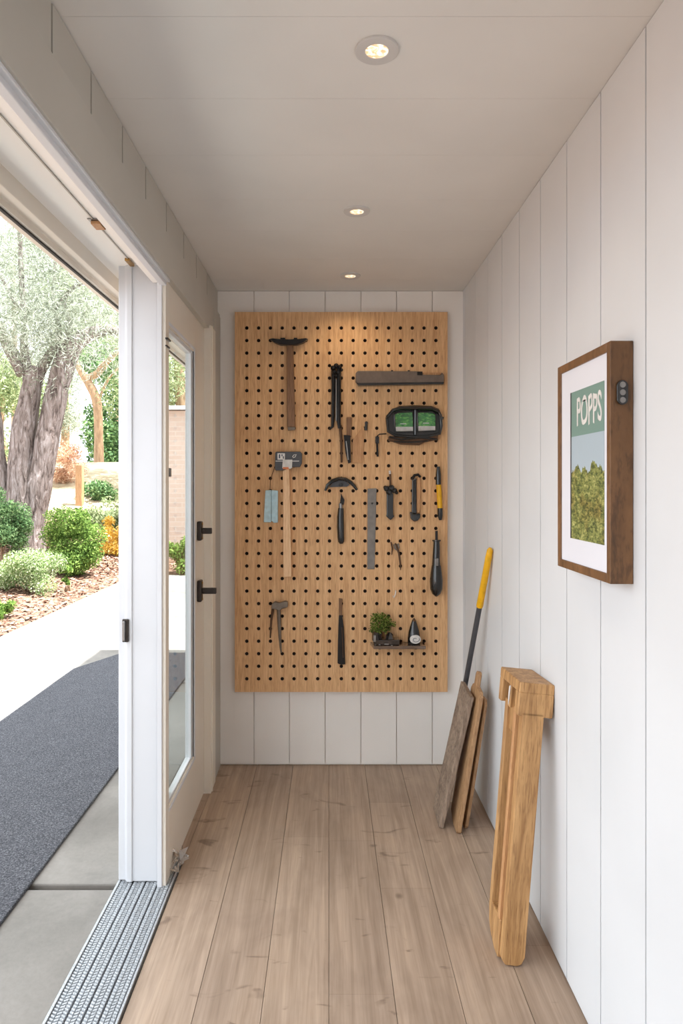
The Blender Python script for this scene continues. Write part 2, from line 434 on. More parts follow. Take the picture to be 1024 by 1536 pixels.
def handle(name, zc, ph, lever):
    mb = MB()
    y = 2.985
    mb.box(DX1, DX1 + .020, y - .022, y + .022, zc - ph, zc + ph)
    h = build(name, mb, 'bronze', door, bevel=.006, seg=3)
    mb = MB()
    mb.lathe([(.013, 0), (.013, .02), (.009, .03)], (DX1 + .006, y, zc), 16, 'X')
    mb.box(DX1 + .02, DX1 + .02 + lever, y - .010, y + .010, zc - .013, zc + .013)
    build('lever', mb, 'bronze', h, bevel=.003)
    mb = MB()
    for s in (-1, 1): mb.lathe([(.005, 0), (.005, .003)], (DX1 + .020, y, zc + s * ph * .75), 10, 'X')
    build('screw', mb, 'brass', h)
handle('door_handle', .955, .047, .062)
handle('door_lock', 1.217, .042, .042)
mb = MB(); mb.box(-.575, -.566, 2.40, 2.448, 1.930, 1.936); mb.box(-.575, -.569, 2.40, 2.448, 1.905, 1.910)
build('door_catch', mb, 'blackmetal', door)
mb = MB(); mb.box(-.578, -.568, 2.452, 2.466, 1.447, 1.478)
build('window_catch', mb, 'steel', door, bevel=.002)

# pull on the post, brackets overhead, plastic scrap
def pl(name, label, cat, mb, mat, origin, **k): return tag(build(name, mb, mat, origin=origin, **k), label, cat)
o = thing('door_pull', 'small dark chrome pull fixed on the edge of the white post', 'door pull', (-.716, 2.42, .903))
mb = MB(); mb.box(-.728, -.706, 2.404, 2.4145, .863, .944); build('pull_plate', mb, 'bronze', o, bevel=.003)
mb = MB(); mb.box(-.724, -.715, 2.394, 2.405, .868, .939); build('pull_grip', mb, 'steel', o, bevel=.003)
o = thing('soffit_bracket', 'small metal bracket on the white soffit above the opening', 'bracket', (-.68, 2.03, 2.196))
c = W(149, 336, 2.03)
mb = MB(); mb.prism([(-.705, 1.99, 2.1955), (-.66, 1.99, 2.1955), (-.665, 2.06, 2.1955), (-.70, 2.06, 2.1955)], [(-.705, 1.99, 2.192), (-.66, 1.99, 2.192), (-.665, 2.06, 2.192), (-.70, 2.06, 2.192)])
build('bracket_plate', mb, 'steel', o, bevel=.001)
mb = MB(); mb.box(-.698, -.669, 2.0, 2.05, 2.182, 2.192); build('bracket_block', mb, 'palewood', o, bevel=.002)
mb = MB(); mb.box(-.700, -.684, 2.34, 2.405, 2.186, 2.196)
pl('brass_stop', 'small brass stop on the soffit just above the white post', 'door stop', mb, 'brass', (-.69, 2.37, 2.19), bevel=.002)
mb = MB()
for k in range(14):
    a = Vector((-.553 + random.uniform(-.02, .02), 2.50 + random.uniform(-.035, .035), .008 + random.uniform(0, .06)))
    mb.face(mb.verts([a + Vector([random.uniform(-.024, .024) for _ in range(3)]) + Vector((0, 0, .006)) for _ in range(4)]))
for v in mb.b.verts: v.co.z = max(v.co.z, .009)
pl('plastic_scrap', 'crumpled cloudy plastic scrap at the foot of the glazed door', 'plastic scrap', mb, 'clearscrap', (-.553, 2.5, .009))

# recessed lights
LI = [(565, 74, .050, 'nearest the opening of the room'), (535, 316, .047, ''), (525, 413, .049, '')]
lab = ['large recessed ceiling light closest to the viewer, at top of photo', 'recessed ceiling light, the middle one of the row', 'recessed ceiling light nearest the plank back wall']
for k, (px, py, r, _) in enumerate(LI):
    y = (CEIL - CH) * F / (VY - py); x = (px - VX) * y / F
    o = thing('ceiling_light', lab[k], 'ceiling light', (x, y, CEIL), 'recessed lights along the ceiling')
    mb = MB(); mb.ring((x, y, CEIL), r * .52, r, -.006, .001); build('trim_ring', mb, 'ringpaint', o, bevel=.002)
    mb = MB(); mb.lathe([(r * .54, -.004), (r * .5, -.0035), (.001, -.0025)], (x, y, CEIL), 24)
    build('lamp_lens', mb, 'lamp', o, smooth=True)
    ld = bpy.data.lights.new('downlight', 'SPOT'); ld.energy = 4; ld.color = (1, .78, .52); ld.spot_size = 2.3; ld.spot_blend = .8; ld.shadow_soft_size = .025
    lo = bpy.data.objects.new('downlight', ld); COL.objects.link(lo); lo.parent = o; lo.location = (0, 0, -.02)

# ------------------------------------------------------------------ pegboard
YF = 3.412                                     # front face of the pegboard
K = YF / F
def B(px, py, d=0): return Vector(((px - VX) * K, YF - d, CH - (py - VY) * K))
peg = thing('pegboard', 'large wooden pegboard hung on the white plank back wall', 'pegboard', B(511.5, 1038))
x0, x1 = B(352, 0).x, B(671, 0).x; z0, z1 = B(0, 1038).z, B(0, 468).z
cx = [B(370 + i * 17.72, 0).x for i in range(17)]; cz = [B(0, 492 + j * 18.79).z for j in range(29)]
mb = MB(); R = 2.65 * K; T = .014
ex = [x0] + [(a + c) / 2 for a, c in zip(cx, cx[1:])] + [x1]; ez = [z1] + [(a + c) / 2 for a, c in zip(cz, cz[1:])] + [z0]
nh = 12
vc = {}
def V(x, y, z):
    k = (round(x, 5), round(y, 5), round(z, 5))
    if k not in vc: vc[k] = mb.b.verts.new((x, y, z))
    return vc[k]
for i, hx in enumerate(cx):
    for j, hz in enumerate(cz):
        xa, xb, zb, za = ex[i], ex[i + 1], ez[j], ez[j + 1]
        corners = {0: (xb, zb), 1: (xa, zb), 2: (xa, za), 3: (xb, za)}
        angs = [2 * math.pi * k / nh + math.pi / 4 for k in range(nh)]
        ring = [V(hx + R * math.cos(a), YF, hz + R * math.sin(a)) for a in angs]
        deep = [V(hx + R * math.cos(a), YF + T, hz + R * math.sin(a)) for a in angs]
        for q in range(4):
            c0 = V(corners[q][0], YF, corners[q][1]); c1 = V(corners[(q + 1) % 4][0], YF, corners[(q + 1) % 4][1])
            ks = [q * 3 + t_ for t_ in range(4)]
            mb.face([c0, c1, ring[ks[3] % nh], ring[ks[2] % nh], ring[ks[1] % nh], ring[ks[0] % nh]])
        for k in range(nh): mb.face([ring[k], ring[(k + 1) % nh], deep[(k + 1) % nh], deep[k]])
        mb.face(deep)
# rim round the plate
for (a, b_, c_, d_) in ((x0, z0, x1, z0), (x1, z0, x1, z1), (x1, z1, x0, z1), (x0, z1, x0, z0)):
    mb.face(mb.verts([(a, YF, b_), (c_, YF, d_), (c_, YB - .001, d_), (a, YB - .001, b_)]))
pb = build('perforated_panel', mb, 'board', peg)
t = pb.data.materials[0]
mb = MB(); mb.box(x0 + .002, x1 - .002, YF + T + .001, YB - .001, z0 + .002, z1 - .002); build('backing_board', mb, 'board', peg)
# dark inside of the holes: second slot on the hole faces, their shade put into the colour
dk = plain('painted_hole_shade', srgb(44, 28, 18), .9); pb.data.materials.append(dk)
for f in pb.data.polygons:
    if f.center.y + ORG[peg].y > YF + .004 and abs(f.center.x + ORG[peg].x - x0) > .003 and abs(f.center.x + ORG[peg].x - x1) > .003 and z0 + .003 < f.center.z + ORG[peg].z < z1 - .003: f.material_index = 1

def poly(mb, pts, d0, d1):                      # pixel outline on the board, from d0 to d1 in front of it
    return mb.prism([B(x, y, d0) for x, y in pts], [B(x, y, d1) for x, y in pts])
def rect(mb, x0, y0, x1, y1, d0, d1): return poly(mb, [(x0, y0), (x1, y0), (x1, y1), (x0, y1)], d0, d1)
def tb(mb, pts, r, d=.012, n=8, **k): return mb.tube([B(p[0], p[1], p[2] if len(p) > 2 else d) for p in pts], [q * K for q in r] if hasattr(r, '__len__') else r * K, n, **k)
def tool(name, label, cat, px, py): return thing(name, label, cat, B(px, py))
def part(name, o, mat, mb, **k): return build(name, mb, mat, o, **k)

# 1 pick-like hammer
o = tool('pick_hammer', 'brown-handled hammer with a thin dark crescent head, top left of pegboard', 'hammer', 434, 515)
mb = MB(); poly(mb, [(405.5, 511), (409, 510), (420, 511), (434, 511.5), (448, 511), (459, 509.5), (462, 511), (455, 516), (446, 519), (434, 519.5), (421, 519), (413, 516)], .004, .04)
part('hammer_head', o, 'blackmetal', mb, bevel=.002)
mb = MB(); poly(mb, [(430, 518), (440, 518), (443, 641), (431, 641)], .001, .022); part('handle', o, 'brownwood', mb, bevel=.003)
mb = MB(); poly(mb, [(431.3, 641), (443, 641), (442.5, 645.5), (432, 646)], .001, .021); part('end_cap', o, 'worn', mb, bevel=.002)
for a_, c_ in ((421, 428), (441, 446)):
    mb = MB(); rect(mb, a_, 508.6, c_, 511.5, 0, .03); part('peg', o, 'blackmetal', mb)
# 2 long black pruning / bar tool
o = tool('lever_tool', 'long black double-bar tool with a knobbly jaw, left of the grey bar', 'tool', 505, 550)
mb = MB()
tb(mb, [(500, 551), (500, 590), (499, 630), (498.5, 640), (494, 645)], [3.4, 3, 2.6, 2.2, 1.2], .014)
tb(mb, [(508, 551), (508, 600), (507.5, 628), (509, 643)], [3.2, 3.4, 3.4, 2.4], .018); part('arm', o, 'blackmetal', mb, smooth=True)
mb = MB(); tb(mb, [(510, 638), (511.5, 660), (512, 694)], [2.6, 1.9, 1.5], .010); part('blade', o, 'rustbrown', mb, smooth=True)
mb = MB()
for (a, c, r) in ((499, 553, 3.6), (504, 550, 3.8), (509, 552, 3.6), (501, 559, 3.4), (507, 560, 3.6), (512, 556, 2.4), (504, 565, 3)):
    p = B(a, c, .02); mb.lathe([(r * K * .5, -.012), (r * K, -.006), (r * K, .006), (r * K * .5, .014)], p, 9, 'Y')
part('jaw', o, 'blackmetal', mb)
mb = MB(); tb(mb, [(504, 570), (504, 632)], 1.0, .026); part('chrome_rod', o, 'steel', mb, smooth=True)
# 3 grey bar
o = tool('spirit_level', 'horizontal grey-brown metal bar with a small slot, upper right of pegboard', 'level', 598, 569)
mb = MB(); poly(mb, [(535, 559), (536, 558), (624, 558.5), (626, 563.5), (660, 564), (661, 560), (664, 564), (664, 575), (536, 577), (533, 574), (533, 561)], .001, .034)
part('level_body', o, 'grey', mb, bevel=.002)
mb = MB(); poly(mb, [(534, 576), (664, 574.5), (663, 578), (537, 580)], .001, .036); part('bottom_edge', o, 'black', mb, bevel=.001)
mb = MB(); rect(mb, 632, 560, 659, 563.2, .001, .02); part('slot_insert', o, 'palewood', mb)
mb = MB(); rect(mb, 624, 559, 632, 564.5, .001, .037); part('latch', o, 'blackmetal', mb, bevel=.001)
for a_ in (586, 611):
    mb = MB(); rect(mb, a_, 556, a_ + 3, 559, 0, .015); part('peg', o, 'blackmetal', mb)
# 4 goggles
o = tool('safety_goggles', 'black safety goggles with two green lenses on the pegboard', 'goggles', 619, 640)
outer = [(579, 627), (587, 617), (598, 612), (620, 611), (645, 612), (655, 616), (659, 624), (660, 640), (658, 651), (640, 655), (615, 656), (592, 654), (581, 648)]
L1 = [(590, 622), (596, 619.5), (618, 619), (619, 648), (592, 649)]; L2 = [(624, 619), (646, 619), (652, 623), (652, 647), (625, 648)]
mb = MB(); poly(mb, outer, .001, .024); part('goggle_body', o, 'black', mb, bevel=.003)
mb = MB()
def loop(pts): return [(x, y, .034) for x, y in pts + pts[:1]]
tb(mb, loop(outer), 2.1, n=8); tb(mb, loop(L1), 1.3); tb(mb, loop(L2), 1.3); tb(mb, [(621.5, 615, .036), (621.5, 653, .036)], 2.3)
tb(mb, [(579, 627, .044), (588, 616.5, .05), (600, 613.5, .054), (645, 614, .054), (656, 619, .05)], 2.4)
part('rim', o, 'black', mb, smooth=True)
for L, y in ((L1, 641), (L2, 640)):
    mb = MB(); poly(mb, L, .024, .029); part('lens', o, 'lens', mb)
    xa, xb = min(p[0] for p in L) + 2, max(p[0] for p in L) - 1
    mb = MB(); rect(mb, xa, y, xb, 647.5, .029, .0305); lb = part('lens_label', o, 'label', mb)
    mb = MB()
    for q in range(3): rect(mb, xa + 2, y + 1.3 + q * 2, xb - 2, y + 1.8 + q * 2, .0305, .031)
    build('print_line', mb, 'steel', lb)
    mb = MB(); rect(mb, xa + 7, y - 5, xa + 16, y - 4, .029, .0298); build('print_line', mb, 'label', lb)
mb = MB(); poly(mb, [(582, 655), (600, 655), (640, 656), (656, 652), (655, 660), (636, 664), (628, 668), (600, 667), (588, 663), (582, 662)], .001, .03); part('strap', o, 'rustbrown', mb, bevel=.003)
mb = MB(); tb(mb, [(583, 656, .032), (600, 660, .034), (630, 657, .034), (655, 660, .03)], 1.5); tb(mb, [(590, 663, .03), (615, 664, .034), (640, 662, .03)], 1.2); tb(mb, [(657, 626, .02), (664, 628, .02)], 2); part('strap_buckle', o, 'black', mb, smooth=True)
# 5 black pocket knife on brown strip
o = tool('folding_knife', 'small dark knife with a brown handle strip, below the long black tool', 'knife', 521, 660)
mb = MB(); rect(mb, 519.5, 626, 527, 656, .001, .012); part('handle', o, 'brownwood', mb, bevel=.002)
mb = MB(); poly(mb, [(515, 653), (525, 653.5), (526, 694), (522, 695.5), (518, 680), (516, 662)], .010, .024); part('blade', o, 'blackmetal', mb, bevel=.002)
mb = MB(); tb(mb, [(519, 662, .026), (522, 690, .026)], 1.1); part('steel_edge', o, 'steel', mb)
# 6 pale wood shim with peg
o = tool('wooden_shim', 'thin pale wooden slat hanging from a black peg between knife and hex key', 'slat', 540, 665)
mb = MB(); poly(mb, [(529, 660), (544, 640), (546, 642), (544.5, 694), (528, 694.5)], .001, .008); part('slat', o, 'palewood', mb, bevel=.001)
mb = MB()
tb(mb, [(549, 636, .012), (548.5, 646, .012)], 2.2); tb(mb, [(549, 635, .0), (549, 635, .022)], 2.6); part('peg', o, 'black', mb, smooth=True)
# 7 hex key
o = tool('hex_key', 'bent thin hex key hooked below the left side of the green goggles', 'hex key', 568, 665)
mb = MB(); tb(mb, [(579, 651, .016), (569, 651.5, .014), (565.5, 654, .012), (565, 662, .012), (566, 685, .008)], [.9, .9, 1, 1.6, 1.6]); part('bent_rod', o, 'blackmetal', mb, smooth=True)
mb = MB(); rect(mb, 562.5, 655, 568, 665.5, .006, .019); part('collar', o, 'black', mb, bevel=.002)
# 8 square headed mallet
o = tool('square_mallet', 'mallet with a printed dark square head and long pale wooden handle', 'mallet', 432, 695)
mb = MB(); poly(mb, [(415, 678), (451, 678), (453, 681), (453, 695), (450, 701), (438, 701), (425, 706), (414, 706), (413, 703), (413.5, 680)], .004, .042); part('mallet_head', o, 'shaft', mb, bevel=.003)
mb = MB(); rect(mb, 417, 680.5, 428, 690, .042, .0432); lb = part('head_sticker', o, 'label', mb)
mb = MB(); rect(mb, 419, 682, 421, 688, .0432, .0438); rect(mb, 423, 682, 424.5, 685, .0432, .0438); rect(mb, 425, 685, 426.5, 688.5, .0432, .0438); build('sticker_print', mb, 'labelblue', lb)
mb = MB(); tb(mb, [(439, 686, .0425), (441, 683, .0425), (445, 682.5, .0425), (443, 686, .0425), (440, 687, .0425)], .6, n=6); rect(mb, 414, 691.5, 449, 692.6, .042, .0428); part('head_print', o, 'label', mb)
mb = MB(); poly(mb, [(425, 690), (439, 690), (438.5, 702), (436, 703.5), (424, 702.5)], .030, .047); part('collar', o, 'label', mb, bevel=.001)
mb = MB(); rect(mb, 425, 701, 433.5, 704, .028, .0475); part('orange_band', o, 'orange', mb)
mb = MB(); poly(mb, [(424.5, 703), (434, 703), (437.5, 864), (425.5, 864.5)], .001, .030); part('handle', o, 'handle', mb, bevel=.002)
# 9 blue sponge on string
o = tool('sanding_sponge', 'pale blue block hanging on a string beside the square mallet', 'sponge', 407, 740)
mb = MB(); poly(mb, [(398.5, 735.5), (407, 735), (407, 783), (396, 783)], .001, .026); poly(mb, [(407.5, 735), (417, 735.8), (417, 783.5), (411, 784), (407.5, 781)], .001, .022); part('sponge', o, 'blue', mb, bevel=.003)
mb = MB(); tb(mb, [(412, 700, .004), (408, 712, .006), (405.5, 722, .01), (405, 737, .014)], .5, n=6); part('string', o, 'rustbrown', mb)
# 10 curved scraper
o = tool('curved_scraper', 'black arched scraper blade above the black-handled awl', 'scraper', 511, 725)
mb = MB()
arc = [(487.5, 736), (491, 728), (498, 721.5), (508, 718), (518, 719), (526, 724), (531, 729), (535, 735)]
tb(mb, [(x, y, .018) for x, y in arc], [1.6, 2.7, 2.9, 2.9, 2.9, 2.8, 2.6, 1.8], n=8); part('arched_back', o, 'black', mb, smooth=True)
mb = MB(); poly(mb, [(493, 731), (500, 723.5), (509, 720.5), (518, 722), (524, 727), (520, 730), (504, 730.5)], .006, .012); part('blade', o, 'shaft', mb)
mb = MB(); p = B(511, 727, .012); mb.lathe([(2.8 * K, -.012), (2.8 * K, .0), (2 * K, .006)][::1], p, 12, 'Y'); part('bolt', o, 'black', mb)
# 11 awl / knife
o = tool('black_awl', 'slim black-handled knife with pointed blade under the arched scraper', 'knife', 511, 745)
mb = MB(); poly(mb, [(511, 739), (513, 744), (516.5, 750), (515, 757), (509.5, 757), (510.5, 749)], .008, .012); part('blade', o, 'blackmetal', mb)
mb = MB(); tb(mb, [(510.5, 755), (511, 763)], [2.6, 3.0], .012, 12); part('collar', o, 'steel', mb, smooth=True)
mb = MB(); tb(mb, [(511, 762), (510.5, 775), (510.5, 790), (511, 805), (511.5, 812), (511.5, 815)], [4.2, 5.2, 5.4, 5.2, 4.6, 2.6], .019, 14); part('handle', o, 'black', mb, smooth=True)
# 12 steel ruler
o = tool('steel_ruler', 'plain grey steel ruler hanging vertically in the middle of the pegboard', 'ruler', 557, 740)
mb = MB(); poly(mb, [(551, 733), (564.5, 732.5), (561.5, 853.5), (550.5, 853.5)], .001, .006); part('ruler_blade', o, 'ruler', mb, bevel=.001)
mb = MB(); p = B(558, 755, .006); mb.lathe([(1.3 * K, 0), (1.3 * K, .001)], p, 10, 'Y'); part('hang_hole', o, 'label', mb)
# 13 black clamp
o = tool('hand_clamp', 'short black clamp with a knotted knob head and pale tip', 'clamp', 585, 740)
mb = MB(); tb(mb, [(584, 706), (584.5, 711)], 1.6, .01); part('pale_tip', o, 'label', mb, smooth=True)
mb = MB(); tb(mb, [(584.5, 711), (585, 730)], 1.5, .01); part('rod', o, 'rustbrown', mb)
mb = MB()
for (a, c, r) in ((579, 733, 4.2), (586, 732, 4.8), (591, 736, 4), (577, 731, 2.8), (583, 738, 5), (594, 739, 2.6)):
    mb.lathe([(r * K * .4, -.014), (r * K, -.007), (r * K, .006), (r * K * .5, .013)], B(a, c, .018), 10, 'Y')
part('knob', o, 'black', mb)
mb = MB(); poly(mb, [(579, 740), (589, 740), (589, 772), (591, 774), (585, 780), (578, 774), (579, 771)], .003, .026); part('clamp_body', o, 'black', mb, bevel=.004)
# 14 folding saw
o = tool('folding_saw', 'black folding tool with a tan side strip and rounded foot', 'folding saw', 622, 745)
mb = MB(); poly(mb, [(617, 720), (623, 717), (624, 770), (616.5, 770)], .003, .026); part('body', o, 'black', mb, bevel=.003)
mb = MB(); poly(mb, [(624, 719), (627.5, 717), (630, 722), (628.5, 768), (624, 770)], .003, .018); part('tan_strip', o, 'palewood', mb, bevel=.001)
mb = MB(); poly(mb, [(613.5, 769), (615, 767), (619, 770), (629, 770), (629, 776), (625, 781), (620, 782), (615, 778)], .003, .03); part('foot', o, 'black', mb, bevel=.004)
mb = MB(); tb(mb, [(617, 719), (621, 713), (626, 712), (630, 716)], [2, 2.2, 2.2, 1.6], .016); part('hinge', o, 'blackmetal', mb, smooth=True)
# 15 yellow knife
o = tool('utility_knife', 'yellow and black utility knife near the right edge of the pegboard', 'utility knife', 658, 740)
mb = MB(); tb(mb, [(656.5, 700), (656.5, 712), (656.5, 727)], [2.4, 4, 4], .015, 12); part('cap', o, 'black', mb, smooth=True)
mb = MB(); tb(mb, [(657, 727), (658, 745), (659, 763)], [3.6, 3.8, 3.6], .015, 12); part('grip', o, 'yellow', mb, smooth=True)
mb = MB(); tb(mb, [(659, 762), (659, 774), (659.5, 780)], [4, 3.8, 2], .015, 12); part('end_cap', o, 'black', mb, smooth=True)
# 16 screwdriver with bulb handle
o = tool('bulb_screwdriver', 'black screwdriver with a fat bulb handle, lower right of pegboard', 'screwdriver', 652, 840)
mb = MB(); tb(mb, [(653, 795.5), (653, 810)], 2.0, .03, 10); part('tip', o, 'blackmetal', mb, smooth=True)
mb = MB(); tb(mb, [(653, 809), (653, 811), (653, 811.5), (653, 822), (652.5, 838), (652.5, 848)], [6.4, 6.4, 4.6, 5.2, 5.6, 6.4], .03, 14); part('neck', o, 'black', mb, smooth=True)
mb = MB(); rect(mb, 650, 836, 655, 849, .044, .052); part('clip', o, 'steel', mb, bevel=.002)
mb = MB(); tb(mb, [(652.5, 847), (652.5, 858), (652.5, 870), (652.5, 882), (652.5, 889), (652.5, 893)], [6.8, 8.4, 9.6, 9, 6.2, 1.5], .033, 18); part('handle', o, 'black', mb, smooth=True)
# 17 small rusty tongs
o = tool('small_tongs', 'faint small brown tongs hanging right of the steel ruler', 'tongs', 592, 820)
mb = MB(); tb(mb, [(586, 813), (588, 822), (587, 832)], [1, 1.2, .6], .006, 6); tb(mb, [(592, 815), (594, 818), (598, 830), (600, 846), (600.5, 855)], [1.2, 1.8, 1.6, 1.2, .5], .006, 6); part('tong_arm', o, 'rustbrown', mb, smooth=True)
mb = MB(); poly(mb, [(589, 817), (598, 815), (599, 822), (595, 826), (591, 823)], .003, .008); part('tong_joint', o, 'worn', mb)
# 18 pincers
o = tool('pincers', 'worn metal pincers with splayed handles, lower left of pegboard', 'pincers', 419, 905)
mb = MB(); poly(mb, [(408, 905), (413, 901), (420, 903), (428, 900), (432, 901.5), (432, 909), (424, 911), (420, 914), (413, 912), (408, 911)], .006, .036); part('jaw', o, 'worn', mb, bevel=.003)
mb = MB(); tb(mb, [(418, 910), (419, 930), (420, 955), (422, 978)], [2.9, 2.7, 2.2, 1.1], .016); part('handle', o, 'worn', mb, smooth=True)
mb = MB(); tb(mb, [(410, 910), (407, 930), (405.5, 956)], [1.9, 1.7, 1.1], .012); part('handle', o, 'rustbrown', mb, smooth=True)
# 19 black strap-like file
o = tool('black_file', 'narrow black tapered file hanging low in the middle of the pegboard', 'file', 511, 900)
mb = MB(); poly(mb, [(508, 897), (513, 897.5), (513, 923), (508, 923)], .003, .014); part('tang', o, 'brownwood', mb, bevel=.002)
mb = MB(); poly(mb, [(508, 922), (513, 922), (515.5, 940), (517.5, 995.5), (511, 996), (506, 994), (507, 945)], .002, .017); part('blade', o, 'blackmetal', mb, bevel=.003)
mb = MB(); tb(mb, [(512.5, 940, .019), (514.5, 985, .019)], .6); part('edge', o, 'rustbrown', mb)
# small hook
mb = MB(); tb(mb, [(593, 886, 0), (593, 886.5, .012), (592, 891, .016), (590, 896, .014), (588.5, 893, .016)], .9, n=6)
pl('peg_hook', 'tiny pale wire hook above the small shelf on the pegboard', 'hook', mb, 'label', B(592, 890), smooth=True)
# 20 small shelf with its things
zt = B(0, 963).z
sh = tool('peg_shelf', 'small smoky shelf plugged low on the right of the pegboard', 'shelf', 596, 966)
mb = MB(); xa, xb = B(555, 0).x, B(636, 0).x
mb.prism([(xa, YF, zt), (xb, YF, zt), (xb - .004, YF - .085, zt), (xa + .012, YF - .085, zt)], [(xa, YF, zt - .016), (xb, YF, zt - .016), (xb - .004, YF - .085, zt - .016), (xa + .012, YF - .085, zt - .016)])
build('shelf_plate', mb, 'tray', sh, bevel=.003)
for a_ in (xa + .04, xb - .05):
    mb = MB(); mb.box(a_, a_ + .01, YF - .03, YF + .001, zt - .03, zt - .014); build('shelf_peg', mb, 'blackmetal', sh)
# bonsai
by = YF - .045
zt += .0008
bo = thing('bonsai', 'tiny bonsai with moss-green foliage in a dark glossy pot on the shelf', 'bonsai', ((B(575, 0).x), by, zt))
def S_(px, py, dy=0): p = B(px, py); return Vector((p.x, by + dy, p.z))
mb = MB(); a, c = B(557, 0).x, B(597, 0).x
mb.prism([(a + .008, by - .032, zt), (c - .002, by - .032, zt), (c - .002, by + .03, zt), (a + .008, by + .03, zt)], [(a, by - .034, zt + .028), (c, by - .034, zt + .028), (c, by + .032, zt + .028), (a, by + .032, zt + .028)])
build('pot', mb, 'darkglass', bo, bevel=.004)
mb = MB(); q = S_(564.5, 958); mb.lathe([(.020, 0), (.026, .01), (.026, .045), (.022, .05)], (q.x, by - .008, zt + .012), 8); q = S_(583, 955); mb.lathe([(.024, 0), (.018, .02), (.008, .032)], (q.x, by, zt + .024), 7)
build('rock', mb, 'darkglass', bo)
mb = MB()
for (qa, qb, qc, qd) in ((558.5, 948, 562, 957), (560, 962, 562.5, 968), (566, 961, 568.5, 968), (574, 960, 581, 961.5), (584, 964, 586.5, 967)):
    u0, u1 = B(qa, 0).x, B(qc, 0).x; w0, w1 = max(B(0, qd).z, zt + .002), B(0, qb).z + .001; mb.box(u0, u1, by - .0375, by - .030, w0, w1)
build('painted_glint', mb, 'steel', bo, bevel=.001)  # pale plates painted in as glints on the glossy pot
mb = MB(); mb.tube([S_(578, 957), S_(576, 948), S_(571, 940), S_(567, 930)], [.006, .005, .004, .002], 7); mb.tube([S_(575, 946), S_(583, 940), S_(589, 934)], [.004, .003, .002], 6); build('trunk', mb, 'brownwood', bo, smooth=True)
def leafmesh(clumps, n, size, width, up=0, flat=0):
    me_v, me_f = [], []
    tot = sum(r ** 2 for _, r in clumps)
    for c, r in clumps:
        k = max(1, int(n * r * r / tot)); c = Vector(c)
        for _ in range(k):
            d = Vector([random.gauss(0, 1) for _ in range(3)]).normalized(); rr = r * random.random() ** .45
            p = c + Vector((d.x, d.y, d.z * (1 - flat))) * rr
            u = (d * up + Vector([random.gauss(0, 1) for _ in range(3)]).normalized()).normalized(); w = u.orthogonal().normalized()
            w = Matrix.Rotation(random.random() * 6.28, 3, u) @ w
            l = size * random.uniform(.6, 1.3); q = width * random.uniform(.7, 1.2)
            i = len(me_v); me_v += [p - u * l / 2, p + w * q / 2, p + u * l / 2, p - w * q / 2]; me_f.append((i, i + 1, i + 2, i + 3))
    return me_v, me_f
def leaves(name, clumps, n, size, width, mat, parent, **k):
    v, f = leafmesh(clumps, n, size, width, **k)
    org = ORG[parent]; me = bpy.data.meshes.new(name); me.from_pydata([tuple(p - org) for p in v], [], f)
    me.materials.append(M[mat]); o = bpy.data.objects.new(name, me); COL.objects.link(o); o.parent = parent; ORG[o] = org
    return o
cl = [(S_(px, py, dy), r * K) for px, py, dy, r in ((561, 925, 0, 8), (568, 922, -.01, 8), (575, 926, .005, 9), (560, 935, -.01, 8), (570, 934, -.015, 9), (581, 931, 0, 7), (588, 934, 0, 5), (558, 942, 0, 6), (577, 939, -.01, 8), (566, 942, -.015, 7))]
leaves('foliage', cl, 1500, .010, .006, 'bonsai', bo)
# bottle
bt = thing('dark_bottle', 'dark cone-shaped bottle with a white round swirl badge on the shelf', 'bottle', S_(619, 963))
q = S_(619, 963)
mb = MB(); mb.lathe([(.030, 0), (.0315, .004), (.031, .03), (.027, .06), (.020, .085), (.012, .108), (.009, .118), (.003, .124)], (q.x, by, zt), 20, sx=1, sy=.8); build('bottle_body', mb, 'black', bt, smooth=True)
mb = MB(); mb.lathe([(.009, 0), (.009, .006), (.004, .014)], (q.x, by, zt + .112), 12); build('cap', mb, 'rustbrown', bt, smooth=True)
bc = Vector((q.x + .004, by - .026, zt + .028))
mb = MB(); mb.lathe([(.027, .006), (.027, 0), (.001, -.0015)], bc, 24, 'Y', sy=.78); bd = build('badge', mb, 'label', bt)
mb = MB(); pts = [(bc.x + (.005 + .0022 * a) * math.cos(a), bc.y - .002, bc.z + .78 * (.005 + .0022 * a) * math.sin(a)) for a in [k * .35 for k in range(2, 20)]]
mb.tube(pts, .0012, 6); build('swirl', mb, 'labelblue', bd)

# ------------------------------------------------------------------ picture on the right wall
FX = .626; y0, y1 = 1.519, 1.869; z0, z1 = 1.196, 1.738
pf = thing('picture_frame', 'deep walnut box frame with a landscape print on the right wall', 'picture', (XR, 1.69, z0))
mb = MB(); w = .021
mb.box(FX, XR - .001, y0, y0 + w, z0, z1); mb.box(FX, XR - .001, y1 - w, y1, z0, z1)
mb.box(FX, XR - .001, y0 + w, y1 - w, z0, z0 + w); mb.box(FX, XR - .001, y0 + w, y1 - w, z1 - w, z1)
build('frame', mb, 'frame', pf, bevel=.0015)
mb = MB(); mb.box(FX + .0045, FX + .018, y0 + w, y1 - w, z0 + w, z1 - w); build('mount', mb, 'mountcard', pf)
a0, a1, c0, c1 = 1.562, 1.776, 1.279, 1.656
t = NT('landscape_print'); tc = t.add('ShaderNodeTexCoord'); sx = t.add('ShaderNodeSeparateXYZ'); t.link(tc.outputs['Object'], sx.inputs[0])
fol = t.ramp(t.noise(t.coord((1, 1, 1.9)), 52, 8, .8, .4), [(.36, srgb(40, 50, 26)), (.45, srgb(86, 98, 46)), (.54, srgb(134, 140, 74)), (.66, srgb(190, 186, 118))])
warm = t.noise(t.coord(), 12, 3)
fol = t.mix(fol, t.ramp(warm, [(.5, (1, 1, 1)), (.65, srgb(240, 190, 150))]), .6, 'MULTIPLY')
sky = srgb(168, 184, 194)
